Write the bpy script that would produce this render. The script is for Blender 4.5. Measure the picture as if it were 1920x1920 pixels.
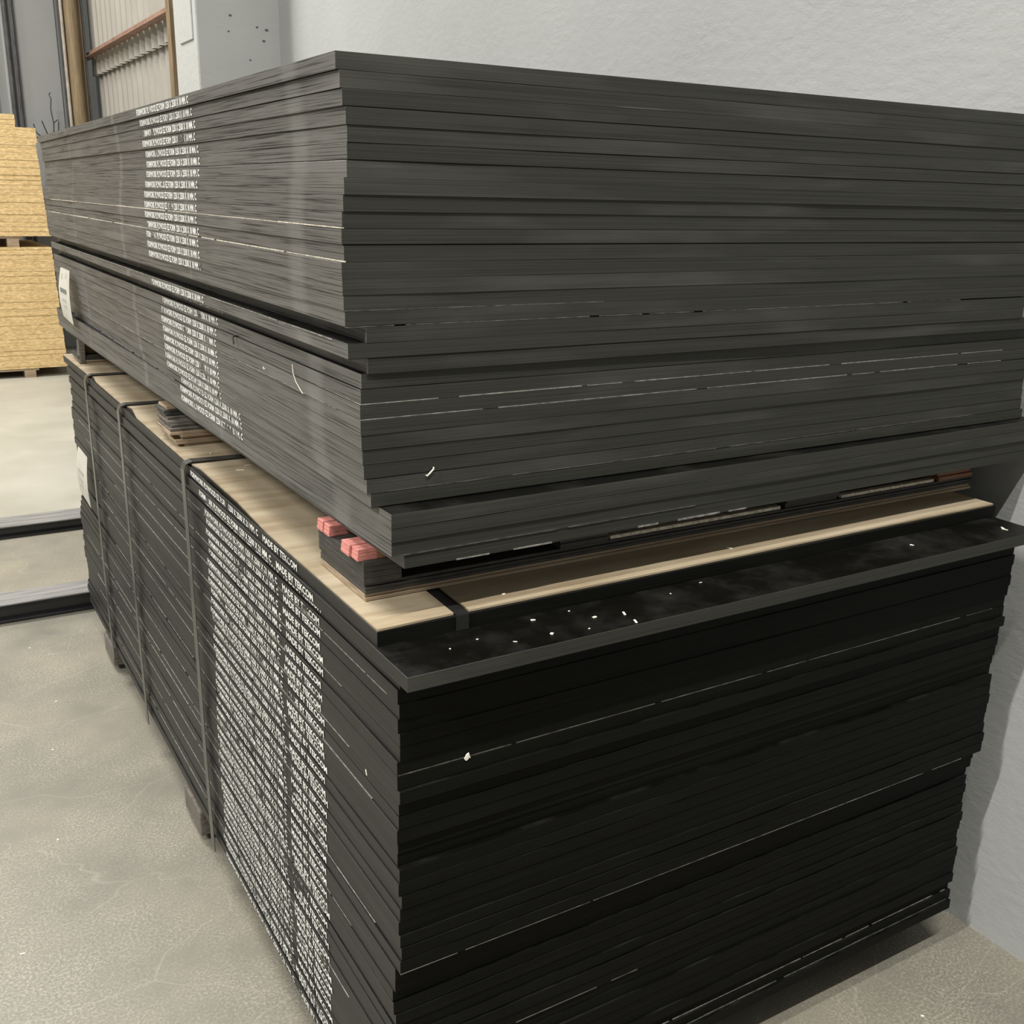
import bpy, bmesh, math, random
from mathutils import Vector, Matrix
random.seed(7)
for o in list(bpy.data.objects):
    bpy.data.objects.remove(o)
sc = bpy.context.scene
C = sc.collection

# ------------------------------------------------------------------ camera
F, YAW, PIT, ROL = 1942.28, 0.54236, -0.29605, 0.021957
d = Vector((math.sin(YAW) * math.cos(PIT), math.cos(YAW) * math.cos(PIT), math.sin(PIT)))
r = d.cross(Vector((0, 0, 1))).normalized()
u = r.cross(d)
r2 = math.cos(ROL) * r + math.sin(ROL) * u
u2 = -math.sin(ROL) * r + math.cos(ROL) * u
cam = bpy.data.cameras.new('camera')
cam.sensor_width = 36
cam.lens = 36 * F / 1920
cam.clip_start = 0.05
co = bpy.data.objects.new('camera', cam)
C.objects.link(co)
M = Matrix((r2, u2, -d)).transposed().to_4x4()
M.translation = Vector((-0.48668, -1.07756, 1.49395))
co.matrix_world = M
sc.camera = co

# ------------------------------------------------------------------ world, lamps, exposure
w = bpy.data.worlds.new('world')
sc.world = w
w.use_nodes = True
w.node_tree.nodes['Background'].inputs[0].default_value = (0.8, 0.85, 0.9, 1)
w.node_tree.nodes['Background'].inputs[1].default_value = 0.05
sc.view_settings.view_transform = 'Standard'
sc.view_settings.look = 'None'
sc.view_settings.gamma = 1
sc.view_settings.exposure = 0.0


def lamp(x, y, z, sx, sy, e, col=(1.0, 0.965, 0.90)):
    l = bpy.data.lights.new('tube_or_fill_light', 'AREA')
    l.shape = 'RECTANGLE'
    l.size, l.size_y = sx, sy
    l.energy = e
    l.color = col
    o = bpy.data.objects.new('tube_or_fill_light', l)
    C.objects.link(o)
    o.location = (x, y, z)
    return o


# long ceiling tubes, then unseen lights added as fill
lamp(-0.6, -2.2, 6.4, 2.4, 0.10, 430)
lamp(-1.8, 6.0, 6.4, 2.4, 0.10, 600)
lamp(-5.6, -1.0, 6.4, 2.4, 0.10, 720)
lamp(-5.8, 7.0, 6.4, 2.4, 0.10, 330)  # added fill light, unseen, at the far left of the hall
lamp(-3.0, 11.0, 6.4, 2.4, 0.10, 140)  # added fill light, unseen, toward the far wall


# ------------------------------------------------------------------ material helpers
def mat(name):
    m = bpy.data.materials.new(name)
    m.use_nodes = True
    nt = m.node_tree
    return m, nt, nt.nodes['Principled BSDF']


def N(nt, t, **kw):
    n = nt.nodes.new(t)
    for k, v in kw.items():
        if k.startswith('i_'):
            key = k[2:]
            n.inputs[int(key) if key.isdigit() else key].default_value = v
        else:
            setattr(n, k, v)
    return n


def L(nt, a, b):
    nt.links.new(a, b)


def ramp(nt, fac, stops):
    n = nt.nodes.new('ShaderNodeValToRGB')
    e = n.color_ramp.elements
    e[0].position, e[0].color = stops[0][0], (*stops[0][1], 1)
    e[1].position, e[1].color = stops[-1][0], (*stops[-1][1], 1)
    for p_, c_ in stops[1:-1]:
        x = e.new(p_)
        x.color = (*c_, 1)
    L(nt, fac, n.inputs[0])
    return n.outputs[0]


def coords(nt, scale=(1, 1, 1), rnd=True, kind='Object'):
    tc = N(nt, 'ShaderNodeTexCoord')
    mp = N(nt, 'ShaderNodeMapping')
    mp.inputs['Scale'].default_value = scale
    L(nt, tc.outputs[kind], mp.inputs[0])
    if not rnd:
        return mp.outputs[0]
    oi = N(nt, 'ShaderNodeObjectInfo')
    mu = N(nt, 'ShaderNodeMath', operation='MULTIPLY', i_1=137.0)
    L(nt, oi.outputs['Random'], mu.inputs[0])
    ad = N(nt, 'ShaderNodeVectorMath', operation='ADD')
    L(nt, mp.outputs[0], ad.inputs[0])
    L(nt, mu.outputs[0], ad.inputs[1])
    return ad.outputs[0]


def noise(nt, vec, scale, detail=3, rough=0.55):
    n = N(nt, 'ShaderNodeTexNoise', i_Scale=scale, i_Detail=detail, i_Roughness=rough)
    L(nt, vec, n.inputs['Vector'])
    return n.outputs[0]


def mix(nt, fac, a, b, blend='MIX'):
    n = N(nt, 'ShaderNodeMix', data_type='RGBA', blend_type=blend)
    for s, v in ((0, fac), (6, a), (7, b)):
        if hasattr(v, 'default_value'):
            L(nt, v, n.inputs[s])
        else:
            n.inputs[s].default_value = v if s == 0 else (*v, 1)
    return n.outputs[2]


def bump(nt, b, h, strength, dist):
    n = N(nt, 'ShaderNodeBump', i_Strength=strength, i_Distance=dist)
    L(nt, h, n.inputs['Height'])
    L(nt, n.outputs[0], b.inputs['Normal'])


def edge_mat(name, base, light, dark, streak, rough, lo=0.40, hi=0.55, scuff=0.5, spec=0.3, band=False):
    """painted plywood edge: fine streaks along the plies, dusty patches"""
    m, nt, b = mat(name)
    v = coords(nt, streak)
    s1 = noise(nt, v, 1.0, 3, 0.6)
    c1 = ramp(nt, s1, [(lo, dark), (hi, base)])
    v2 = coords(nt, (2.5, 2.5, 14))
    s2 = noise(nt, v2, 1.0, 3)
    f2 = ramp(nt, s2, [(0.52, (0, 0, 0)), (0.72, (scuff, scuff, scuff))])
    c2 = mix(nt, f2, c1, light)
    v3 = coords(nt, (3, 3, 500))
    s3 = noise(nt, v3, 1.0, 2)
    f3 = ramp(nt, s3, [(0.70, (0, 0, 0)), (0.76, (0.7, 0.7, 0.7))])
    v4 = coords(nt, (4, 4, 5))
    f4 = ramp(nt, noise(nt, v4, 1.0, 2), [(0.60, (0, 0, 0)), (0.68, (1, 1, 1))])
    f34 = mix(nt, 1.0, f3, f4, 'MULTIPLY')
    c3 = mix(nt, f34, c2, tuple(min(1, 2.0 * x) for x in light))
    if band:      # pale rub marks left by former straps
        tc = N(nt, 'ShaderNodeTexCoord')
        sp = N(nt, 'ShaderNodeSeparateXYZ')
        L(nt, tc.outputs['Object'], sp.inputs[0])
        for y0, wd_, st_ in ((1.33, 0.016, 0.35), (0.735, 0.010, 0.22), (2.02, 0.012, 0.25), (0.16, 0.03, 0.30)):
            su = N(nt, 'ShaderNodeMath', operation='SUBTRACT', i_1=y0)
            L(nt, sp.outputs[1], su.inputs[0])
            ab = N(nt, 'ShaderNodeMath', operation='ABSOLUTE')
            L(nt, su.outputs[0], ab.inputs[0])
            mp_ = N(nt, 'ShaderNodeMapRange', i_1=wd_ * 0.5, i_2=wd_ * 1.3, i_3=st_, i_4=0.0)
            L(nt, ab.outputs[0], mp_.inputs[0])
            c3 = mix(nt, mp_.outputs[0], c3, (0.24, 0.24, 0.23))
    oi = N(nt, 'ShaderNodeObjectInfo')
    mr = N(nt, 'ShaderNodeMapRange', i_3=0.92, i_4=1.06)
    L(nt, oi.outputs['Random'], mr.inputs[0])
    c4 = mix(nt, 1.0, c3, mr.outputs[0], 'MULTIPLY')
    L(nt, c4, b.inputs['Base Color'])
    b.inputs['Roughness'].default_value = rough
    b.inputs['Specular IOR Level'].default_value = spec
    bump(nt, b, s1, 0.5, 0.0006)
    return m


ST = (7, 7, 750)
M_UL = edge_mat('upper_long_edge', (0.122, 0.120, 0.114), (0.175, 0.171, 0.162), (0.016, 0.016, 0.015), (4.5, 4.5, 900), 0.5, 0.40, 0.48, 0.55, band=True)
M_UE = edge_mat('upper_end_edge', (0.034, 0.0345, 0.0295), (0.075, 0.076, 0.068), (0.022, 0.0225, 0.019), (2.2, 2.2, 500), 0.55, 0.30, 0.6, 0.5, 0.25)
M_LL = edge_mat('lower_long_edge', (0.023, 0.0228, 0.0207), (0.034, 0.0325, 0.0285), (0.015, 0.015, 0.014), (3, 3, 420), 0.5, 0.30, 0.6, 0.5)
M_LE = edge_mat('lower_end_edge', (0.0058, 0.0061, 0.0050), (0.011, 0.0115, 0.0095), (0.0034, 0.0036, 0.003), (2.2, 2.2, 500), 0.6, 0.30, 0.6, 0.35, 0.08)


def film_mat():
    m, nt, b = mat('black_film')
    v = coords(nt, (1, 1, 1))
    n = noise(nt, v, 9, 6, 0.62)
    c = ramp(nt, n, [(0.46, (0.003, 0.003, 0.0025)), (0.62, (0.008, 0.008, 0.007)), (0.80, (0.022, 0.021, 0.019))])
    L(nt, c, b.inputs['Base Color'])
    rr = ramp(nt, n, [(0.4, (0.3,) * 3), (0.62, (0.65,) * 3)])
    L(nt, rr, b.inputs['Roughness'])
    b.inputs['Specular IOR Level'].default_value = 0.2
    return m


M_FILM = film_mat()


def simple(name, col, rough=0.6, var=0.15, scale=30, metal=0.0, bmp=0.0, stretch=(1, 1, 1)):
    m, nt, b = mat(name)
    v = coords(nt, stretch)
    n = noise(nt, v, scale, 4)
    a = tuple(x * (1 - var) for x in col)
    z = tuple(min(1, x * (1 + var)) for x in col)
    L(nt, ramp(nt, n, [(0.35, a), (0.68, z)]), b.inputs['Base Color'])
    b.inputs['Roughness'].default_value = rough
    b.inputs['Metallic'].default_value = metal
    if bmp:
        bump(nt, b, n, bmp, 0.003)
    return m


def print_mat(name, dark, w0=0.34):
    m, nt, b = mat(name)
    v = coords(nt, (1, 1, 1))
    n = noise(nt, v, 60, 4, 0.7)
    n2 = noise(nt, coords(nt, (1, 5, 5)), 2.2, 3)
    ad = N(nt, 'ShaderNodeMath', operation='ADD')
    L(nt, n, ad.inputs[0])
    L(nt, n2, ad.inputs[1])
    L(nt, ramp(nt, ad.outputs[0], [(w0, dark), (w0 + 0.07, (0.76, 0.77, 0.75))]), b.inputs['Base Color'])
    # value runs past 1: halve it first
    ad.operation = 'MULTIPLY_ADD'
    L(nt, n, ad.inputs[0])
    ad.inputs[1].default_value = 0.5
    hv = N(nt, 'ShaderNodeMath', operation='MULTIPLY', i_1=0.5)
    L(nt, n2, hv.inputs[0])
    L(nt, hv.outputs[0], ad.inputs[2])
    b.inputs['Roughness'].default_value = 0.7
    return m


M_PU = print_mat('white_edge_print', (0.12, 0.12, 0.11), 0.31)
M_PL = print_mat('white_stencil_print', (0.07, 0.07, 0.066))
M_BARE = simple('bare_wood_edge', (0.62, 0.58, 0.48), 0.7, 0.35, 120)
M_BARE2 = simple('scuffed_lit_edge', (0.20, 0.195, 0.175), 0.6, 0.5, 90)
M_BARE3 = simple('rubbed_lit_edge', (0.075, 0.074, 0.066), 0.6, 0.6, 60)  # rubbed paint and the light that edges catch, as one colour
M_CHIP = simple('pale_wood_chip', (0.80, 0.76, 0.66), 0.7, 0.15, 100)


def wood_mat(name, a, b_, c_, axis='x', rough=0.6):
    m, nt, b = mat(name)
    st = (2.2, 16, 16) if axis == 'x' else (16, 2.2, 16)
    v = coords(nt, st)
    n = noise(nt, v, 1.6, 5, 0.6)
    L(nt, ramp(nt, n, [(0.32, a), (0.5, b_), (0.68, c_)]), b.inputs['Base Color'])
    b.inputs['Roughness'].default_value = rough
    return m


M_COVER = wood_mat('veneer_cover', (0.29, 0.225, 0.145), (0.38, 0.315, 0.22), (0.46, 0.39, 0.285), 'x', 0.45)
M_BAND = simple('pale_band', (0.50, 0.44, 0.34), 0.45, 0.08, 20)
M_BROWN = wood_mat('brown_ply', (0.16, 0.075, 0.036), (0.27, 0.135, 0.066), (0.36, 0.20, 0.11), 'x', 0.6)
M_TAN = wood_mat('tan_ply', (0.20, 0.145, 0.09), (0.30, 0.225, 0.15), (0.38, 0.30, 0.21), 'x', 0.6)
M_BLKPLY = simple('black_painted_ply', (0.035, 0.034, 0.031), 0.55, 0.4, 40, stretch=(1, 1, 6))
M_GREYPLY = simple('dusty_grey_ply', (0.13, 0.115, 0.10), 0.65, 0.35, 60, stretch=(1, 1, 5))
M_PINK = simple('pink_painted_end', (0.62, 0.24, 0.21), 0.6, 0.25, 90, stretch=(1, 1, 8))
M_STRAP = simple('grey_strap', (0.055, 0.054, 0.049), 0.35, 0.15, 15)
M_BSTRAP = simple('black_strap', (0.012, 0.012, 0.012), 0.5, 0.15, 15)
M_PAPER = simple('white_paper', (0.86, 0.84, 0.78), 0.7, 0.03, 10)
M_INK = simple('grey_ink', (0.22, 0.22, 0.22), 0.8, 0.2, 200)
M_INKL = simple('light_grey_ink', (0.52, 0.51, 0.49), 0.8, 0.2, 200)


# ------------------------------------------------------------------ mesh helpers
def obj(name, me, m=None, parent=None, loc=None, rz=0.0):
    o = bpy.data.objects.new(name, me)
    C.objects.link(o)
    if m is not None and me is not None and not me.materials:
        me.materials.append(m)
    if loc is not None:
        o.location = loc
    o.rotation_euler = (0, 0, rz)
    if parent is not None:
        o.parent = parent
    return o


def tag(o, label=None, cat=None, group=None, kind=None):
    if label: o['label'] = label
    if cat: o['category'] = cat
    if group: o['group'] = group
    if kind: o['kind'] = kind
    return o


def mesh_from(bm, name):
    me = bpy.data.meshes.new(name)
    bm.normal_update()
    bm.to_mesh(me)
    bm.free()
    return me


def add_box(bm, x0, x1, y0, y1, z0, z1, bev=0.0, jit=0.0):
    vs = []
    for z in (z0, z1):
        for x, y in ((x0, y0), (x1, y0), (x1, y1), (x0, y1)):
            vs.append(bm.verts.new((x + random.uniform(-jit, jit), y + random.uniform(-jit, jit), z)))
    f = [bm.faces.new([vs[i] for i in q]) for q in ((3, 2, 1, 0), (4, 5, 6, 7), (0, 1, 5, 4), (1, 2, 6, 5), (2, 3, 7, 6), (3, 0, 4, 7))]
    if bev:
        es = list({e for g in f for e in g.edges})
        bmesh.ops.bevel(bm, geom=es, offset=bev, segments=1, affect='EDGES', profile=0.5)


def box(name, x0, x1, y0, y1, z0, z1, m, parent=None, bev=0.0, jit=0.0):
    bm = bmesh.new()
    add_box(bm, x0, x1, y0, y1, z0, z1, bev, jit)
    return obj(name, mesh_from(bm, name), m, parent)


def tube_mesh(name, pts, rad, seg=8):
    cu = bpy.data.curves.new(name, 'CURVE')
    cu.dimensions = '3D'
    sp = cu.splines.new('POLY')
    sp.points.add(len(pts) - 1)
    for q, p_ in zip(sp.points, pts):
        q.co = (*p_, 1)
    cu.bevel_depth = rad
    cu.bevel_resolution = max(1, seg // 4)
    cu.use_fill_caps = True
    t = bpy.data.objects.new('tmp', cu)
    me = bpy.data.meshes.new_from_object(t)
    bpy.data.objects.remove(t)
    bpy.data.curves.remove(cu)
    return me


def text_mesh(body, length, height, bold=0.012):
    cu = bpy.data.curves.new('t', 'FONT')
    cu.body = body
    cu.resolution_u = 2
    cu.offset = bold
    t = bpy.data.objects.new('tmp', cu)
    me = bpy.data.meshes.new_from_object(t)
    bpy.data.objects.remove(t)
    bpy.data.curves.remove(cu)
    xs = [v.co.x for v in me.vertices]
    ys = [v.co.y for v in me.vertices]
    sx = length / (max(xs) - min(xs))
    sy = height / (max(ys) - min(ys))
    x0, y0 = min(xs), min(ys)
    for v in me.vertices:      # lies on the plane x = 0, reads towards -y
        v.co = (0, -(v.co.x - x0) * sx, (v.co.y - y0) * sy)
    return me


# ------------------------------------------------------------------ the hall
def wall_mat(name, col, bscale=28, bstr=0.6, bdist=0.012):
    m, nt, b = mat(name)
    v = coords(nt, (1, 1, 1), False)
    n1 = noise(nt, v, 1.3, 4)
    a = tuple(x * 0.93 for x in col)
    z = tuple(min(1, x * 1.06) for x in col)
    L(nt, ramp(nt, n1, [(0.3, a), (0.7, z)]), b.inputs['Base Color'])
    b.inputs['Roughness'].default_value = 0.75
    vd = coords(nt, (1, 1.0, 1.7), False)
    n2 = noise(nt, vd, bscale, 5, 0.6)
    n3 = noise(nt, vd, bscale * 0.22, 2)
    h = ramp(nt, n2, [(0.38, (0, 0, 0)), (0.62, (1, 1, 1))])
    k = mix(nt, n3, (0.5, 0.5, 0.5), h)
    bump(nt, b, k, bstr, bdist)
    return m


M_WALL = wall_mat('rough_grey_plaster', (0.365, 0.376, 0.376), 26, 0.20, 0.005)
M_PIER = wall_mat('smooth_grey_paint', (0.38, 0.39, 0.385), 14, 0.25, 0.006)
M_PIER2 = wall_mat('grey_paint', (0.235, 0.243, 0.245), 10, 0.2, 0.006)
M_CEIL = simple('ceiling_grey', (0.30, 0.30, 0.29), 0.8, 0.05, 2)


def floor_mat():
    m, nt, b = mat('worn_concrete')
    v = coords(nt, (1, 1, 1), False)
    n1 = noise(nt, v, 2.0, 5, 0.6)
    c1 = ramp(nt, n1, [(0.30, (0.140, 0.141, 0.121)), (0.48, (0.172, 0.165, 0.137)), (0.70, (0.222, 0.203, 0.156))])
    n2 = noise(nt, v, 170, 6, 0.75)
    n3 = noise(nt, v, 3.0, 5, 0.65)
    patch = ramp(nt, n3, [(0.36, (0.08, 0.08, 0.08)), (0.62, (1, 1, 1))])
    spk = ramp(nt, n2, [(0.46, (0, 0, 0)), (0.62, (0.75, 0.75, 0.75))])
    f = mix(nt, 1.0, patch, spk, 'MULTIPLY')
    c2 = mix(nt, f, c1, (0.42, 0.385, 0.30))
    n4 = noise(nt, v, 230, 3, 0.7)
    dk = ramp(nt, n4, [(0.60, (0, 0, 0)), (0.72, (0.7, 0.7, 0.7))])
    fd = mix(nt, 1.0, patch, dk, 'MULTIPLY')
    c3 = mix(nt, fd, c2, (0.10, 0.092, 0.072))
    # scratches
    wv = N(nt, 'ShaderNodeTexVoronoi', feature='DISTANCE_TO_EDGE', i_Scale=1.7)
    vv = coords(nt, (1.0, 1.9, 1), False)
    nd = noise(nt, vv, 1.3, 3)
    va = N(nt, 'ShaderNodeVectorMath', operation='ADD')
    L(nt, vv, va.inputs[0])
    L(nt, nd, va.inputs[1])
    L(nt, va.outputs[0], wv.inputs['Vector'])
    sc_ = ramp(nt, wv.outputs[0], [(0.0, (0.15, 0.15, 0.15)), (0.006, (0, 0, 0))])
    c4 = mix(nt, sc_, c3, (0.52, 0.50, 0.44))
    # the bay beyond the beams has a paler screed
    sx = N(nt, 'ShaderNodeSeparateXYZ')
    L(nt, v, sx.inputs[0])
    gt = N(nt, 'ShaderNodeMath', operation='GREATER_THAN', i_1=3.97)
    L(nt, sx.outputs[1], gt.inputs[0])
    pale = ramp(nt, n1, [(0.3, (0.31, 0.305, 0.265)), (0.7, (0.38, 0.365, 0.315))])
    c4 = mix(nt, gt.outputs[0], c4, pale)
    L(nt, c4, b.inputs['Base Color'])
    rr = ramp(nt, n1, [(0.3, (0.38,) * 3), (0.7, (0.62,) * 3)])
    L(nt, rr, b.inputs['Roughness'])
    bump(nt, b, n2, 0.12, 0.002)
    return m


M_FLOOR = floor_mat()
WX = 1.357
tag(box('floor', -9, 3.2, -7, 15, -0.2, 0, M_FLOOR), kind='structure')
tag(box('ceiling', -9, 3.2, -7, 15, 7.0, 7.2, M_CEIL), kind='structure')
tag(box('wall_right', WX, WX + 0.25, -7, 4.6, 0, 7.0, M_WALL), kind='structure')
tag(box('wall_left', -9.2, -9, -7, 15, 0, 7.0, M_PIER2), kind='structure')
tag(box('wall_back', -9, 3.2, -7.2, -7, 0, 7.0, M_PIER2), kind='structure')
tag(box('wall_far', -9, 3.2, 15, 15.2, 0, 7.0, M_PIER2), kind='structure')
bm = bmesh.new()
add_box(bm, 0.952, WX + 0.25, 4.3, 4.72, 0, 7.0, 0.006)
wp = tag(obj('wall_pier', mesh_from(bm, 'pier'), M_PIER), kind='structure')
# raised render patch on the pier's side
box('plaster_patch', 0.945, 0.954, 4.36, 4.60, 2.18, 3.4, M_PIER, wp, 0.003)
# small pits in the pier face
PIT_M = simple('pit_dark', (0.09, 0.09, 0.085), 0.9, 0.2, 50)
for px_, pz_, s_ in ((1.11, 2.29, .012), (1.24, 2.25, .010), (1.285, 2.24, .014), (1.27, 2.19, .012), (1.10, 2.22, .008), (1.20, 2.10, .008), (1.22, 2.02, .010)):
    box('paint_chip', px_, px_ + s_, 4.2965, 4.301, pz_, pz_ + s_ * 0.6, PIT_M, wp)

# corrugated cladding beyond the pier
M_CORR = simple('beige_sheet_metal', (0.32, 0.305, 0.275), 0.5, 0.06, 3)
M_RUST = simple('rust_red_steel', (0.27, 0.165, 0.125), 0.6, 0.25, 14)
M_OCHRE = simple('ochre_steel', (0.19, 0.14, 0.08), 0.5, 0.2, 9, stretch=(4, 4, 0.6))
M_DARKST = simple('dark_steel', (0.05, 0.052, 0.055), 0.5, 0.3, 12)
M_LIGHTST = simple('light_steel', (0.36, 0.33, 0.28), 0.4, 0.2, 12)


def corrugated(x, y0, y1, z0, z1, pitch=0.2, depth=0.035):
    bm = bmesh.new()
    prof = []
    y = y0
    while y < y1:
        for dy, dx in ((0, 0), (0.115, 0), (0.135, -1), (0.18, -1), (0.2, 0)):
            prof.append((x + dx * depth, y + dy * pitch / 0.2))
        y += pitch
    a = [bm.verts.new((px, py, z0)) for px, py in prof]
    b = [bm.verts.new((px, py, z1)) for px, py in prof]
    c = [bm.verts.new((px + 0.003, py, z0)) for px, py in prof]
    e = [bm.verts.new((px + 0.003, py, z1)) for px, py in prof]
    for i in range(len(prof) - 1):
        if (Vector(prof[i]) - Vector(prof[i + 1])).length < 1e-5:
            continue
        bm.faces.new((a[i + 1], a[i], b[i], b[i + 1]))
        bm.faces.new((c[i], c[i + 1], e[i + 1], e[i]))
        bm.faces.new((a[i], a[i + 1], c[i + 1], c[i]))
        bm.faces.new((b[i + 1], b[i], e[i], e[i + 1]))
    return mesh_from(bm, 'corrugated')


clad = tag(obj('wall_cladding', None, loc=(0, 0, 0)), kind='structure')
obj('corrugated_sheet', corrugated(1.52, 5.0, 9.75, 0, 2.60), M_CORR, clad)
obj('corrugated_sheet', corrugated(1.475, 5.0, 9.75, 2.47, 7.0), M_CORR, clad)
box('angle_rail', 1.40, 1.435, 5.0, 9.9, 2.61, 2.665, M_RUST, clad, 0.004)
box('angle_rail', 1.36, 1.40, 5.0, 9.9, 2.61, 2.616, M_RUST, clad, 0.001)
box('frame_post', 1.33, 1.425, 6.36, 6.44, 0, 7.0, M_OCHRE, clad, 0.006)
box('side_wall', 1.56, 1.76, 4.6, 15, 0, 7.0, M_PIER2, clad)

# steel column beyond, painted ochre with dark edges
post = tag(obj('steel_column', None, loc=(1.27, 9.62, 0)), 'ochre steel column with dark flanges beside the corrugated cladding', 'column')
bm = bmesh.new()
bmesh.ops.create_cone(bm, cap_ends=True, segments=20, radius1=0.062, radius2=0.062, depth=7.0, matrix=Matrix.Translation((0.0, 0, 3.5)))
obj('round_shaft', mesh_from(bm, 'shaft'), M_OCHRE, post)
bm = bmesh.new()
bmesh.ops.create_cone(bm, cap_ends=True, segments=14, radius1=0.014, radius2=0.014, depth=7.0, matrix=Matrix.Translation((-0.083, -0.015, 3.5)))
obj('conduit', mesh_from(bm, 'conduit'), M_LIGHTST, post)
box('flange', -0.105, -0.060, 0.0, 0.06, 0, 7.0, M_DARKST, post, 0.003)
box('flange', 0.055, 0.085, 0.0, 0.06, 0, 7.0, M_OCHRE, post, 0.003)
box('flange', 0.088, 0.102, -0.01, 0.06, 0, 7.0, M_DARKST, post, 0.003)

bm = bmesh.new()
add_box(bm, 0.70, 1.157, 9.72, 10.4, 0, 7.0, 0.01)
fp = tag(obj('wall_far_pier', mesh_from(bm, 'farpier'), M_PIER2), kind='structure')
for i, (x_, rr_) in enumerate(((0.735, 0.022), (0.79, 0.012))):
    pm = tube_mesh('cable', [(x_, 9.69, 0), (x_ + 0.004, 9.69, 3.5), (x_, 9.69, 7)], rr_)
    tag(obj('vertical_pipe', pm, M_DARKST), ('thick' if i == 0 else 'thin') + ' black pipe running up the far grey pier behind the OSB', 'pipe')

# bent wires poking out of the far pier
M_WIRE = simple('rusty_black_wire', (0.045, 0.042, 0.04), 0.7, 0.3, 60)
wires = tag(obj('bent_wire_bundle', None, loc=(1.0, 9.6, 1.93)), 'tangle of thin bent black wires sticking out of the grey pier', 'wires')
wl = [[(0, .12, -.06), (0.03, 0.03, 0.0), (0.035, 0, .10), (0.02, -.01, .22), (0.03, -.015, .31), (0.015, -.015, .345), (0.03, -.01, .36)],
      [(0, .12, -.06), (-.02, .02, 0), (-.05, 0, .08), (-.065, -.01, .12)],
      [(0, .12, -.06), (-.06, .01, -.03), (-.12, 0, .02), (-.135, -.01, .09)],
      [(0, .12, -.06), (-.08, .01, -.04), (-.14, 0, -.01), (-.165, -.01, .05)],
      [(0, .12, -.06), (.05, .01, .0), (.07, 0, .05), (.075, -.01, .12)],
      [(.03, 0.0, .1), (.06, -.01, .13), (.075, -.01, .135)]]
for q in wl:
    obj('wire', tube_mesh('wire', q, 0.005, 6), M_WIRE, wires)
box('wire_anchor', -0.03, 0.03, 0.10, 0.125, -0.09, -0.03, M_WIRE, wires, 0.004)

# ------------------------------------------------------------------ OSB stacks in the distance
def osb_mat():
    m, nt, b = mat('osb_board')
    v = coords(nt, (1, 1, 3.2))
    n = N(nt, 'ShaderNodeTexVoronoi', i_Scale=26.0)
    L(nt, v, n.inputs['Vector'])
    n2 = noise(nt, v, 30, 4, 0.65)
    c = ramp(nt, n2, [(0.30, (0.40, 0.265, 0.115)), (0.5, (0.58, 0.42, 0.20)), (0.68, (0.74, 0.58, 0.33))])
    L(nt, c, b.inputs['Base Color'])
    b.inputs['Roughness'].default_value = 0.7
    bump(nt, b, n2, 0.4, 0.003)
    return m


M_OSB = osb_mat()


def osb_board(w_):
    bm = bmesh.new()
    add_box(bm, -w_, 0, 0, 1.25, 0, 0.0182, 0.0004)
    return mesh_from(bm, 'osb_board')


ME_OSB = osb_board(2.5)


def osb_pallet(name_lab, x1, y, z, h):
    e = tag(obj('wooden_pallet', None, loc=(x1, y, z)), name_lab, 'pallet')
    for xx in (-2.36, -1.36, -0.33):
        for yy in (0.0, 0.55, 1.1):
            box('block', xx, xx + 0.085, yy + 0.004, yy + 0.13, 0.0, h - 0.018, M_TAN, e)
    for yy in (0.005, 0.56, 1.11):
        box('deck_board', -2.4, -0.22, yy, yy + 0.12, h - 0.018, h, M_TAN, e)
    return e


def osb_stack(x1, y, z0, n, lab, grp, prof):
    for i in range(n):
        o = obj('osb_board', ME_OSB, M_OSB)
        o.location = (x1 + prof(i) + random.uniform(-.003, .003), y + random.uniform(-.002, .002), z0 + i * 0.0183)
        tag(o, lab, 'board', grp)


osb_pallet('wooden pallet under the lower stack of yellow OSB boards', 0.742, 8.1, 0.0, 0.075)
osb_stack(0.742, 8.1, 0.075, 52, 'yellow OSB board in the lower stack beyond the black plywood', 'OSB boards in the lower stack', lambda i: 0.008 if i < 2 else -0.0006 * i)
zt = 0.075 + 52 * 0.0183
osb_pallet('wooden pallet between the two stacks of yellow OSB boards', 0.725, 8.1, zt, 0.085)
osb_stack(0.706, 8.1, zt + 0.085, 49, 'yellow OSB board in the upper stack beyond the black plywood', 'OSB boards in the upper stack',
          lambda i: 0.016 if i < 1 else (0.008 if i < 2 else (0 - 0.0008 * i if i < 38 else (-0.02 if i < 44 else -0.16))))

# ------------------------------------------------------------------ steel beams lying on the floor
M_BEAM = simple('black_gloss_steel', (0.012, 0.012, 0.013), 0.22, 0.3, 10)
M_BEAMTOP = simple('worn_grey_steel', (0.20, 0.20, 0.20), 0.5, 0.3, 12, stretch=(0.4, 4, 1))


def beam(y, h, dep, lab):
    e = tag(obj('steel_beam', None, loc=(0, y, 0)), lab, 'beam')
    box('web', -3.2, 1.2, 0.012, dep - 0.004, 0.0, h - 0.004, M_BEAM, e)
    box('top_flange', -3.2, 1.2, 0.0, dep, h - 0.004, h + 0.002, M_BEAMTOP, e, 0.001)
    box('bottom_flange', -3.2, 1.2, -0.012, dep, 0.0, 0.012, M_BEAM, e, 0.003)
    return e


beam(3.78, 0.052, 0.16, 'black steel beam on the floor, farther from the plywood stacks')
beam(2.77, 0.066, 0.13, 'black steel beam on the floor, close behind the plywood stacks')

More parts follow.
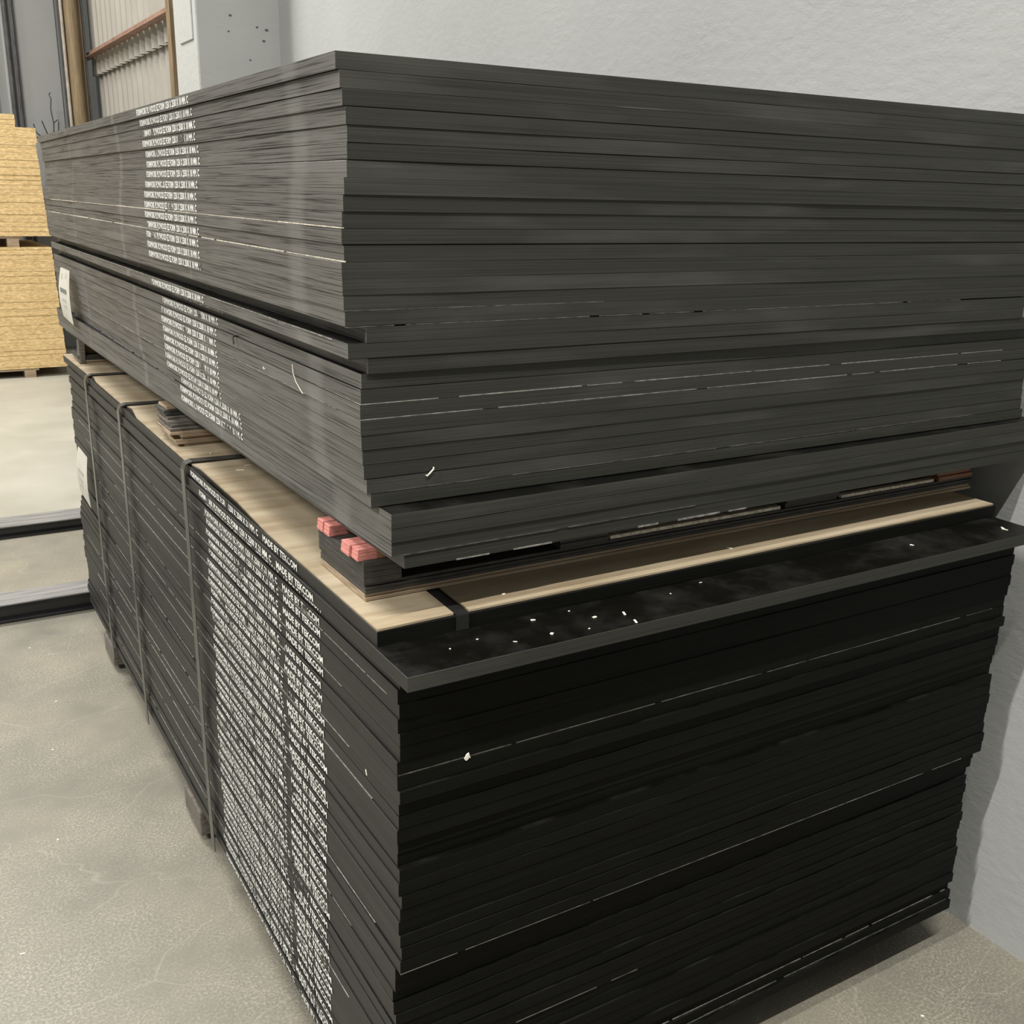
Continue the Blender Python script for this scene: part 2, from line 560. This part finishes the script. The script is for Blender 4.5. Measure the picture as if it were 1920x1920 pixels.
# ------------------------------------------------------------------ plywood sheets
def sheet_mesh(name, W, Ln, t, mats, seed):
    rg = random.Random(seed)
    per = []
    nx, ny = 10, 20
    for i in range(nx): per.append((W * i / nx, 0))
    for i in range(ny): per.append((W, Ln * i / ny))
    for i in range(nx): per.append((W * (1 - i / nx), Ln))
    for i in range(ny): per.append((0, Ln * (1 - i / ny)))
    cb = rg.choice((0.0001, 0.0001, 0.0002, 0.0003, 0.0005, 0.001, 0.0018))
    ct = rg.choice((0.0001, 0.0001, 0.0003, 0.0005))
    n = len(per)
    bm = bmesh.new()
    rings = []
    jit = [(rg.uniform(-.0004, .0004), rg.uniform(-.0004, .0004)) for _ in per]
    jz = [rg.uniform(0, 0.0005) for _ in per]
    for z, ins, kz in ((0, cb * 1.3, 1), (cb, 0, 0.6), (t - ct, 0, -0.6), (t, ct * 1.2, -1)):
        ring = []
        for (x, y), (jx, jy), q in zip(per, jit, jz):
            x2 = min(max(x, ins), W - ins) + jx
            y2 = min(max(y, ins), Ln - ins) + jy
            ring.append(bm.verts.new((x2, y2, z + kz * q * 0.5)))
        rings.append(ring)
    for a, b in zip(rings, rings[1:]):
        for i in range(n):
            j = (i + 1) % n
            f = bm.faces.new((a[i], a[j], b[j], b[i]))
            ex = (i < nx) or (nx + ny <= i < 2 * nx + ny)
            f.material_index = 2 if ex else 1
    f = bm.faces.new(list(reversed(rings[0])))
    f.material_index = 0
    f = bm.faces.new(rings[-1])
    f.material_index = 0
    me = mesh_from(bm, name)
    for m_ in mats:
        me.materials.append(m_)
    return me


def wear_highlight(o, side, z, hgt, length, segs, m, seed, off=0.0009):
    """broken thin edge line: bare wood and painted highlight, as a part of the sheet"""
    rg = random.Random(seed)
    bm = bmesh.new()
    for a, b in segs:
        y = a * length
        while y < b * length:
            ln = rg.uniform(.05, .22)
            e = min(y + ln, b * length)
            h = hgt * rg.uniform(.6, 1.3)
            if side == 'long':
                add_box(bm, -off, 0.002, y, e, max(0.0001, z - h * 0.3), min(z + h * 0.7, TU - .0003))
            else:
                add_box(bm, y, e, -off, 0.002, max(0.0001, z - h * 0.3), min(z + h * 0.7, TU - .0003))
            y = e + (rg.uniform(.004, .03) if rg.random() < .5 else 0)
    return tag(obj('worn_lit_edge', mesh_from(bm, 'worn_lit_edge'), m, o), kind='stuff')


ORD = 'top second third fourth fifth sixth seventh eighth ninth tenth eleventh twelfth thirteenth fourteenth fifteenth sixteenth seventeenth eighteenth nineteenth twentieth'.split()


def ordinal(k):
    if k <= 20: return ORD[k - 1]
    tens, one = divmod(k, 10)
    base = {2: 'twenty', 3: 'thirty', 4: 'forty'}[tens]
    if one == 0: return {3: 'thirtieth', 4: 'fortieth'}[tens]
    return base + '-' + ('first' if one == 1 else ORD[one - 1])


TX_U = text_mesh('FORMWORK PLYWOOD EZ FORM 1250 X 2500 X 18 MM. C', 0.410, 0.0122, 0.032)
TX_L = text_mesh('FORMWORK PLYWOOD EZ FORM 1250 X 2500 X 21 MM. C', 0.437, 0.0120, 0.028)
TX_M = text_mesh('MADE BY TEKCOM', 0.165, 0.0120, 0.028)
TX_U.materials.append(M_PU)
TX_L.materials.append(M_PL)
TX_M.materials.append(M_PL)

# upper stack: near corner (x, y) of each sheet, counted from the top
ZB, TU = 1.0385, 0.018875
UPX = [-.0269, -.0222, -.0205, -.017, -.0152, -.0151, -.016, -.0204, -.0212, -.0224, -.0246, -.0222, -.0253, -.0252, -.0244, -.0229, .0031, -.0206,
       .0044, -.0023, -.0048, -.0066, -.0064, -.0054, -.0044, -.0027, .0005, .0044, .0165, .0163, .0167, .0350]
NU = len(UPX)
UPY = [.083, .082, .0815, .081, .0825, .0825, .0835, .0828, .0840, .0855, .084, .083, .0825, .082, .083, .082, .081, .0815, .082, .086, .084, .083, .082, .0825, .084, .0845, .083, .0805, .0450, .0455, .048, .0490]
TXU = [1.150, 1.150, 1.14, 1.155, 1.15, 1.145, 1.15, 1.152, 1.157, 1.155, 1.155, 1.15, 1.149, 1.146, 1.144, None, None, 1.16,
       1.13, 1.13, 1.135, 1.136, 1.138, 1.138, 1.139, 1.150, 1.15, 1.05, 1.06, 1.06, None, None]
UWEAR_L = {7: (.15, .9), 10: (0, .95), 12: (0, .98), 15: (.5, .9), 21: (.0, .06), 22: (.03, .5), 25: (.3, .98), 28: (.4, .9)}
UWEAR_E = {15: .3, 16: .9, 21: 1.0, 22: 1.0, 27: .95, 31: .4}
for k in range(1, NU + 1):
    x, y = UPX[k - 1], UPY[k - 1]
    ROT = -0.009 if k < 20 else (-0.005 if k < 29 else 0.008)
    t = TU - 0.00005
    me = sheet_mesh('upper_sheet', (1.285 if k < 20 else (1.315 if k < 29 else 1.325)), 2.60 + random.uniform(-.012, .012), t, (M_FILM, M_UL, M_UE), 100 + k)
    o = obj('plywood_sheet', me, None, None, (x, y, ZB + (NU - k) * TU), ROT + random.uniform(-.0012, .0012))
    tag(o, 'black %s mm plywood sheet, %s from the top of the upper stack' % ('edge-printed 18' if TXU[k - 1] else '18', ordinal(k))
        if k > 1 else 'black edge-printed plywood sheet, topmost of the upper stack', 'plywood sheet', 'plywood sheets of the upper stack')
    if TXU[k - 1]:
        zt_ = 0.0030 if k < 19 else 0.0055
        obj('edge_print', TX_U, None, o, (-0.0009, TXU[k - 1] - y, zt_ * random.uniform(.9, 1.1)))
    if k in UWEAR_L:
        wear_highlight(o, 'long', 0.0006, 0.0013 if k in (10, 12, 25) else 0.0008, 2.58, [UWEAR_L[k]], M_BARE if k in (10, 12) else M_BARE2, k)
    if k in UWEAR_E:
        wear_highlight(o, 'end', 0.0006, 0.0010, 1.24, [(0, UWEAR_E[k])], M_BARE2 if k in (21, 22) else M_BARE3, 50 + k)
    if k == 18:
        wear_highlight(o, 'long', t - 0.0012, 0.0020, 2.58, [(0.02, .99)], M_BARE2, 77)
    if k == 32:
        wear_highlight(o, 'end', 0.0002, 0.0035, 1.24, [(.06, .10), (.13, .18), (.30, .33), (.36, .47)], M_BARE2, 78)

# lower stack
NL, ZL0, ZL1 = 42, 0.10, 0.9598
TL = (ZL1 - ZL0) / NL
LO = {1: (-.004, .049), 2: (-.008, -.049)}
ylist = [.000, .001, .000, .001, .0, .001, .002, .001, -.004, .004, .003, .004, .010, .012, .003, .002, .001, .003, .003, .001, .000,
         -.001, .012, .014, .020, .017, .016, .018, .015, .012, .014, .017, .016, .012, .013, .014, .010, .016, .012, .006, .006]
for k in range(3, NL + 1):
    y = ylist[(k - 3) % len(ylist)]
    LO[k] = (0.002 + random.uniform(-.0022, .0022) - (0.0 if k < 24 else 0.004), y)
LWEAR_E = {9: .98, 24: .96, 33: .35, 40: 1.0, 41: 1.0}
LW = {4, 7, 9, 11, 13, 16, 18, 20, 23, 26, 29, 30, 33, 36, 39}
for k in range(1, NL + 1):
    x, y = LO[k]
    t = TL - 0.00005
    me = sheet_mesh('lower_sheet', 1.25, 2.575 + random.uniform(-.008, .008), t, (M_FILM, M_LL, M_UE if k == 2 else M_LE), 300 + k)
    o = obj('plywood_sheet', me, None, None, (x, y, ZL1 - k * TL), random.uniform(-.0008, .0008))
    tag(o, ('black edge-printed 21 mm plywood sheet, %s from the top of the lower strapped stack' % ordinal(k)) if k > 2 else
        ('black plywood sheet under the tan cover, topmost of the lower stack', 'black plywood sheet jutting out beneath the topmost sheet of the lower stack')[k - 1],
        'plywood sheet', 'plywood sheets of the lower stack')
    sy = (0.975 if k == 1 else 0.9 + random.uniform(-.006, .006)) - y
    obj('edge_print', TX_L, None, o, (-0.0009, sy, 0.0040))
    obj('maker_print', TX_M, None, o, (-0.0009, sy - 0.462, 0.0040))
    if k in LW:
        a = random.uniform(0, .2)
        wear_highlight(o, 'long', 0.0006, 0.0009, 2.56, [(a, random.uniform(.7, .99))], M_BARE2, 400 + k)
    if k in LWEAR_E:
        wear_highlight(o, 'end', 0.0006, 0.0010 if k < 40 else 0.0018, 1.24, [(0, LWEAR_E[k])], M_BARE3 if k != 40 else M_BARE2, 500 + k)

# tan cover on the lower stack, cut out for the black strap at the near end
bm = bmesh.new()
cx0, cx1, cy0, cy1 = -0.003, 1.245, 0.050, 2.62
out = [(cx0, cy0), (.108, cy0 + .004), (.120, .36), (.143, .36), (.131, cy0 + .004), (.5, cy0 + .003), (.9, cy0 + .006), (cx1, cy0 + .004), (cx1, cy1), (cx0, cy1),
       (cx0 + .004, 2.16), (cx0 + .012, 2.13), (cx0 + .004, 2.05), (cx0 + .004, 1.68), (cx0 + .016, 1.62), (cx0 + .003, 1.50), (cx0 + .002, 1.02), (cx0 + .012, .95), (cx0 + .010, .70), (cx0 + .001, .50)]
lo = [bm.verts.new((x, y, ZL1 + 0.0002)) for x, y in out]
hi = [bm.verts.new((x, y, ZL1 + 0.0032)) for x, y in out]
bm.faces.new(list(reversed(lo)))
bm.faces.new(hi)
for i in range(len(out)):
    j = (i + 1) % len(out)
    bm.faces.new((lo[i], lo[j], hi[j], hi[i]))
cov = tag(obj('cover_board', mesh_from(bm, 'cover'), M_COVER), 'thin tan veneer cover board on top of the lower plywood stack', 'board')
bm = bmesh.new()
add_box(bm, .122, .146, .40, 2.60, ZL1 + 0.0031, ZL1 + 0.0036)
obj('pale_stripe', mesh_from(bm, 'stripe'), M_BAND, cov)

# straps
ZT = ZL1 + 0.0040


def strap(y, lab, lean):
    wd = 0.028
    path = [(-0.0115 - lean * .006, 0.075), (-0.013, 0.30), (-0.0125, 0.7), (-0.0125, ZT - 0.012), (-0.008, ZT - 0.001), (0.004, ZT + 0.003), (0.06, ZT + 0.0015), (0.6, ZT), (1.25, ZT), (1.262, ZT - 0.01), (1.262, 0.1)]
    bm = bmesh.new()
    rows = []
    for i, (x, z) in enumerate(path):
        dx, dz = (path[min(i + 1, len(path) - 1)][0] - path[max(i - 1, 0)][0], path[min(i + 1, len(path) - 1)][1] - path[max(i - 1, 0)][1])
        l_ = math.hypot(dx, dz)
        nx_, nz_ = -dz / l_ * 0.0016, dx / l_ * 0.0016
        yy = y - lean * max(0, 0.96 - z) * (1 if i < 5 else 0)
        rows.append([bm.verts.new((x, yy, z)), bm.verts.new((x, yy + wd, z)), bm.verts.new((x + nx_, yy + wd, z + nz_)), bm.verts.new((x + nx_, yy, z + nz_))])
    for a, b in zip(rows, rows[1:]):
        for i in range(4):
            j = (i + 1) % 4
            bm.faces.new((a[i], a[j], b[j], b[i]))
    bm.faces.new(rows[0])
    bm.faces.new(list(reversed(rows[-1])))
    bmesh.ops.recalc_face_normals(bm, faces=bm.faces)
    return tag(obj('packing_strap', mesh_from(bm, 'strap'), M_STRAP), lab, 'strap')


strap(2.135, 'grey packing strap round the lower stack, nearest the paper label', 0.03)
strap(1.645, 'grey packing strap round the middle of the lower stack', 0.02)
strap(0.990, 'grey packing strap round the lower stack, just beside the white lettering', 0.03)
bm = bmesh.new()
add_box(bm, .110, .129, .047, .36, ZL1 + 0.0003, ZL1 + 0.0014)
add_box(bm, .108, .127, .0458, .0472, ZL1 - 0.020, ZL1 + 0.0014)
tag(obj('packing_strap', mesh_from(bm, 'bstrap'), M_BSTRAP), 'short black strap showing in the slot of the tan cover board', 'strap')

# ------------------------------------------------------------------ pallet between the stacks
ZP = ZL1 + 0.0038
pal = tag(obj('plywood_pallet', None, loc=(0, 0, ZP)), 'dark plywood pallet of blocks and boards between the two black stacks', 'pallet')
H = ZB - ZP
bx_ = ((.018, .074, M_BLKPLY), (.335, .425, M_BLKPLY), (.80, .93, M_BLKPLY), (1.20, 1.30, M_BROWN))
rows_ = (.142, 1.145, 2.385)
for ri, y in enumerate(rows_):
    yb = y + (.17 if ri == 0 else .14)
    nl = 5
    for q in range(nl):       # laminated bottom runner
        j = random.uniform(0, .004)
        m_ = M_BLKPLY if q >= 2 else M_TAN
        if ri == 1: m_ = M_TAN
        box('runner_ply', .020 + (0 if ri == 0 else random.uniform(-.012, .01)), 1.30 - j, y + j, yb - j, q * .005, q * .005 + .0049, m_, pal, 0.0006)
    for bi, (x0, x1, m_) in enumerate(bx_):
        if bi == 0 and ri == 1:
            continue
        z1 = H - 0.0175
        mm = M_GREYPLY if (ri == 2 and bi == 0) else m_
        if ri == 2 and bi == 0:
            box('block', x0 - .006, x0 + .014, y, y + .03, .0, H - .0005, M_GREYPLY, pal, .002, .002)
            box('block', x0 + .016, x0 + .085, y + .03, yb, .025, H - .0005, M_BROWN, pal, .002)
            continue
        for q in range(4):
            zz0 = .025 + (z1 - .025) * q / 4
            zz1 = .025 + (z1 - .025) * (q + 1) / 4
            j = 0.0 if bi == 0 else random.uniform(0, .008)
            box('block_ply', x0 + j * .3, x1 - j * .2, y + j, yb - .001, zz0, zz1 - .0001, mm, pal, 0.0005)
    if ri == 0:
        ends = ((.146, .168), (.1705, .200), (.262, .284), (.2865, .309))
    else:
        ends = ((y + .02, y + .05), (y + .09, y + .12))
    for (a, b) in ends:
        xo = .012 + random.uniform(-.004, .006) if ri == 0 else .12
        bb = box('top_board', xo + .028, 1.29, a, b, H - .0172, H - .0006, M_BROWN, pal, 0.0004)
        if ri == 0:
            for q in range(3):
                box('painted_end', xo + q * .0007, xo + .028, a + .0005, b - .0005, H - .0172 + q * .0055, H - .0172 + q * .0055 + .0053, M_PINK, bb, 0.0004)
for xa, xb in ((.43, .79), (.94, 1.19)):
    box('pale_strip', xa, xb, .147, .160, .0252, .0310, M_BARE, pal, .0006)
# stepped pile of offcuts in the middle of the pallet
z = .0252
steps = [(.000, .13, 1.150, 1.278, M_TAN), (.004, .108, 1.160, 1.276, M_GREYPLY), (.006, .100, 1.172, 1.282, M_GREYPLY), (.003, .100, 1.180, 1.285, M_GREYPLY), (.008, .098, 1.194, 1.287, M_GREYPLY), (.006, .100, 1.205, 1.290, M_BLKPLY), (.004, .098, 1.212, 1.294, M_BLKPLY), (.010, .1, 1.22, 1.292, M_TAN)]
hz = (H - .0005 - z) / len(steps)
for (x0, x1, y0, y1, m_) in steps:
    box('offcut', x0, x1, y0, y1, z, z + hz * .97, m_, pal, 0.0006, 0.002)
    z += hz
# pallet extra: brown board between rows carrying the sheets
box('stringer', .60, .66, .33, 2.50, .03, H - .0006, M_BROWN, pal, .001)

# pallet under the lower stack
lp = tag(obj('plywood_pallet', None, loc=(0, 0, 0)), 'low dark plywood pallet on the floor under the strapped stack', 'pallet')
for ri, y in enumerate((.16, 1.12, 2.18)):
    box('runner', .03, 1.24, y, y + .15, 0, .018, M_BLKPLY, lp, .001)
    for x0, x1 in ((-.006, .085), (.40, .48), (.78, .86), (1.15, 1.235)):
        box('block', x0, x1, y + .002, y + .148, .018, .082, M_GREYPLY if x0 < .1 else M_BLKPLY, lp, .002)
    box('top_board', .05, 1.24, y + .01, y + .13, .082, ZL0 - .0006, M_BLKPLY, lp, .001)

# ------------------------------------------------------------------ paper labels
def paper(name_lab, pts_y, z0, z1, xoff, bars, skew):
    """pts_y = (y far, y near); hangs just off the long face and curls a little"""
    bm = bmesh.new()
    n = 10
    g = []
    for i in range(n + 1):
        tt = i / n
        z_ = z1 + (z0 - z1) * tt
        curl = -0.010 * math.sin(tt * 3.0) - 0.004 * tt
        row = []
        for j in range(4):
            s = j / 3
            y_ = pts_y[0] + (pts_y[1] - pts_y[0]) * s
            row.append(bm.verts.new((xoff + curl * (1 - .4 * s), y_, z_ + skew * s * tt)))
        g.append(row)
    for a, b in zip(g, g[1:]):
        for j in range(3):
            bm.faces.new((a[j], b[j], b[j + 1], a[j + 1]))
    ret = bmesh.ops.solidify(bm, geom=list(bm.faces), thickness=0.0004)
    e = tag(obj('paper_label', mesh_from(bm, 'paper'), M_PAPER), name_lab, 'label')
    bm = bmesh.new()
    bl = bmesh.new()
    for (s0, s1, t0, t1, dark) in bars:
        tgt = bm if dark else bl
        tm = (t0 + t1) / 2
        for q in range(6):
            a = s0 + (s1 - s0) * (q + .1) / 6
            b = s0 + (s1 - s0) * (q + .8) / 6
            vs = []
            for (s, tt) in ((a, t0), (a, t1), (b, t1), (b, t0)):
                z_ = z1 + (z0 - z1) * tt
                curl = -0.010 * math.sin(tt * 3.0) - 0.004 * tt
                vs.append(tgt.verts.new((xoff + curl * (1 - .4 * s) - 0.0010, pts_y[0] + (pts_y[1] - pts_y[0]) * s, z_ + skew * s * tt)))
            tgt.faces.new(vs)
    obj('label_print', mesh_from(bm, 'ink'), M_INK, e)
    obj('label_print', mesh_from(bl, 'inkl'), M_INKL, e)


paper('white paper label hanging from the far end of the upper plywood stack', (2.41, 2.24), 1.110, 1.258, -0.012, [(.15, .75, .38, .47, True), (.3, .65, .58, .64, False), (.38, .62, .70, .75, False), (.2, .3, .1, .22, False), (.6, .7, .08, .18, False)], -0.010)
paper('white paper label on the far end of the lower strapped stack', (2.40, 2.235), 0.548, 0.70, -0.016, [(.15, .7, .40, .47, False), (.25, .6, .58, .63, False), (.3, .55, .70, .74, False)], -0.012)

# ------------------------------------------------------------------ scattered wood chips
def chip_mesh(seed, l_, w_, h_):
    rg = random.Random(seed)
    bm = bmesh.new()
    add_box(bm, -l_ / 2, l_ / 2, -w_ / 2, w_ / 2, 0, h_, 0.0003, w_ * .2)
    return mesh_from(bm, 'chip')


chips = [chip_mesh(i, l_, w_, .0012) for i, (l_, w_) in enumerate(((.007, .004), (.011, .003), (.005, .004), (.016, .0025)))]
T2Z = ZL1 - TL
for i, (x, y) in enumerate(((.299, -.001), (.343, -.010), (.216, -.021), (.962, .005), (1.192, -.007), (1.188, -.014), (.218, .030), (.34, -.040), (.27, -.03), (.12, .01), (.16, -.02), (.45, .02), (.075, .0), (.52, .035), (.28, .034))):
    o = obj('wood_chip', chips[i % 3] if i not in (4, 5) else chips[1], M_CHIP, None, (x, y, T2Z), random.uniform(0, 3))
    if i > 7: o.scale = (.5, .5, .6)
    tag(o, 'tiny pale wood chip lying on the jutting black sheet', 'wood chip', 'wood chips on the jutting sheet')
for i, (x, y) in enumerate(((.10, .93), (.075, .90), (.12, 1.05), (.06, 1.06), (.10, 2.09), (.12, .60), (.2, .08), (.62, .085))):
    o = obj('wood_chip', chips[3 if i < 2 else i % 3], M_CHIP, None, (x, y, ZL1 + .0034), random.uniform(0, 3))
    tag(o, 'small pale wood chip lying on the tan cover board', 'wood chip', 'wood chips on the cover board')
for i, (x, y) in enumerate(((-.30, 1.30), (-.42, .92), (-.25, 1.75), (-.35, 2.3), (-.2, 2.05), (-.5, 1.2), (-.22, 2.5), (.75, -.12), (1.05, -.10), (1.1, -.2))):
    o = obj('wood_chip', chips[i % 4], M_CHIP, None, (x, y, 0.0), random.uniform(0, 3))
    tag(o, 'small pale wood chip on the concrete floor', 'wood chip', 'wood chips on the floor')

SPL = [[(.0918, .0800, 1.1587), (.0915, .0795, 1.156), (.0860, .0795, 1.151), (.0826, .0800, 1.1477), (.0812, .0805, 1.149)],
       [(-.0075, .323, 1.262), (-.0080, .319, 1.250), (-.0085, .308, 1.240), (-.0080, .282, 1.2269)],
       [(-.0080, .4548, 1.2393), (-.0085, .450, 1.236), (-.0080, .446, 1.238)],
       [(.004, .6069, 1.2667), (-.008, .6069, 1.2667), (-.010, .603, 1.264), (-.009, .6004, 1.2545)],
       [(-.0012, .104, .733), (-.0018, .1013, .730), (-.0014, .100, .726)]]
LEAF = [(.0990, .0002, .7720), (.0965, .0002, .7755), (.1000, .0002, .7815), (.1035, .0002, .7830), (.1045, .0002, .7790), (.1062, .0002, .7745), (.1040, .0002, .7755), (.1020, .0002, .7730)]

# ------------------------------------------------------------------ splinters and threads stuck to the faces
def splinter(pts, rad, lab, cat, m=None, name='wood_splinter'):
    tag(obj(name, tube_mesh(name, pts, rad, 6), m or M_CHIP), lab, cat)


splinter(SPL[0], 0.0011, 'pale curved wood splinter stuck to the end face of the upper stack', 'splinter')
splinter(SPL[1], 0.0006, 'long thin white thread hanging on the printed face of the upper stack', 'thread', None, 'white_thread')
splinter(SPL[2], 0.0006, 'short curled white thread on the printed face of the upper stack', 'thread', None, 'white_thread')
splinter(SPL[3], 0.0018, 'small black wire hook poking out of the upper stack beside the lettering', 'hook', M_WIRE, 'wire_hook')
splinter(SPL[4], 0.0007, 'tiny curled white thread on the long face of the lower stack', 'thread', None, 'white_thread')
bm = bmesh.new()
vs = [bm.verts.new(q) for q in LEAF]
v2 = [bm.verts.new((a, b - 0.0012, c)) for a, b, c in LEAF]
bm.faces.new(vs)
bm.faces.new(list(reversed(v2)))
for i in range(len(vs)):
    j = (i + 1) % len(vs)
    bm.faces.new((vs[i], v2[i], v2[j], vs[j]))
bmesh.ops.recalc_face_normals(bm, faces=bm.faces)
tag(obj('wood_flake', mesh_from(bm, 'flake'), M_CHIP), 'cream wood flake stuck to the black end face of the lower stack', 'wood flake')
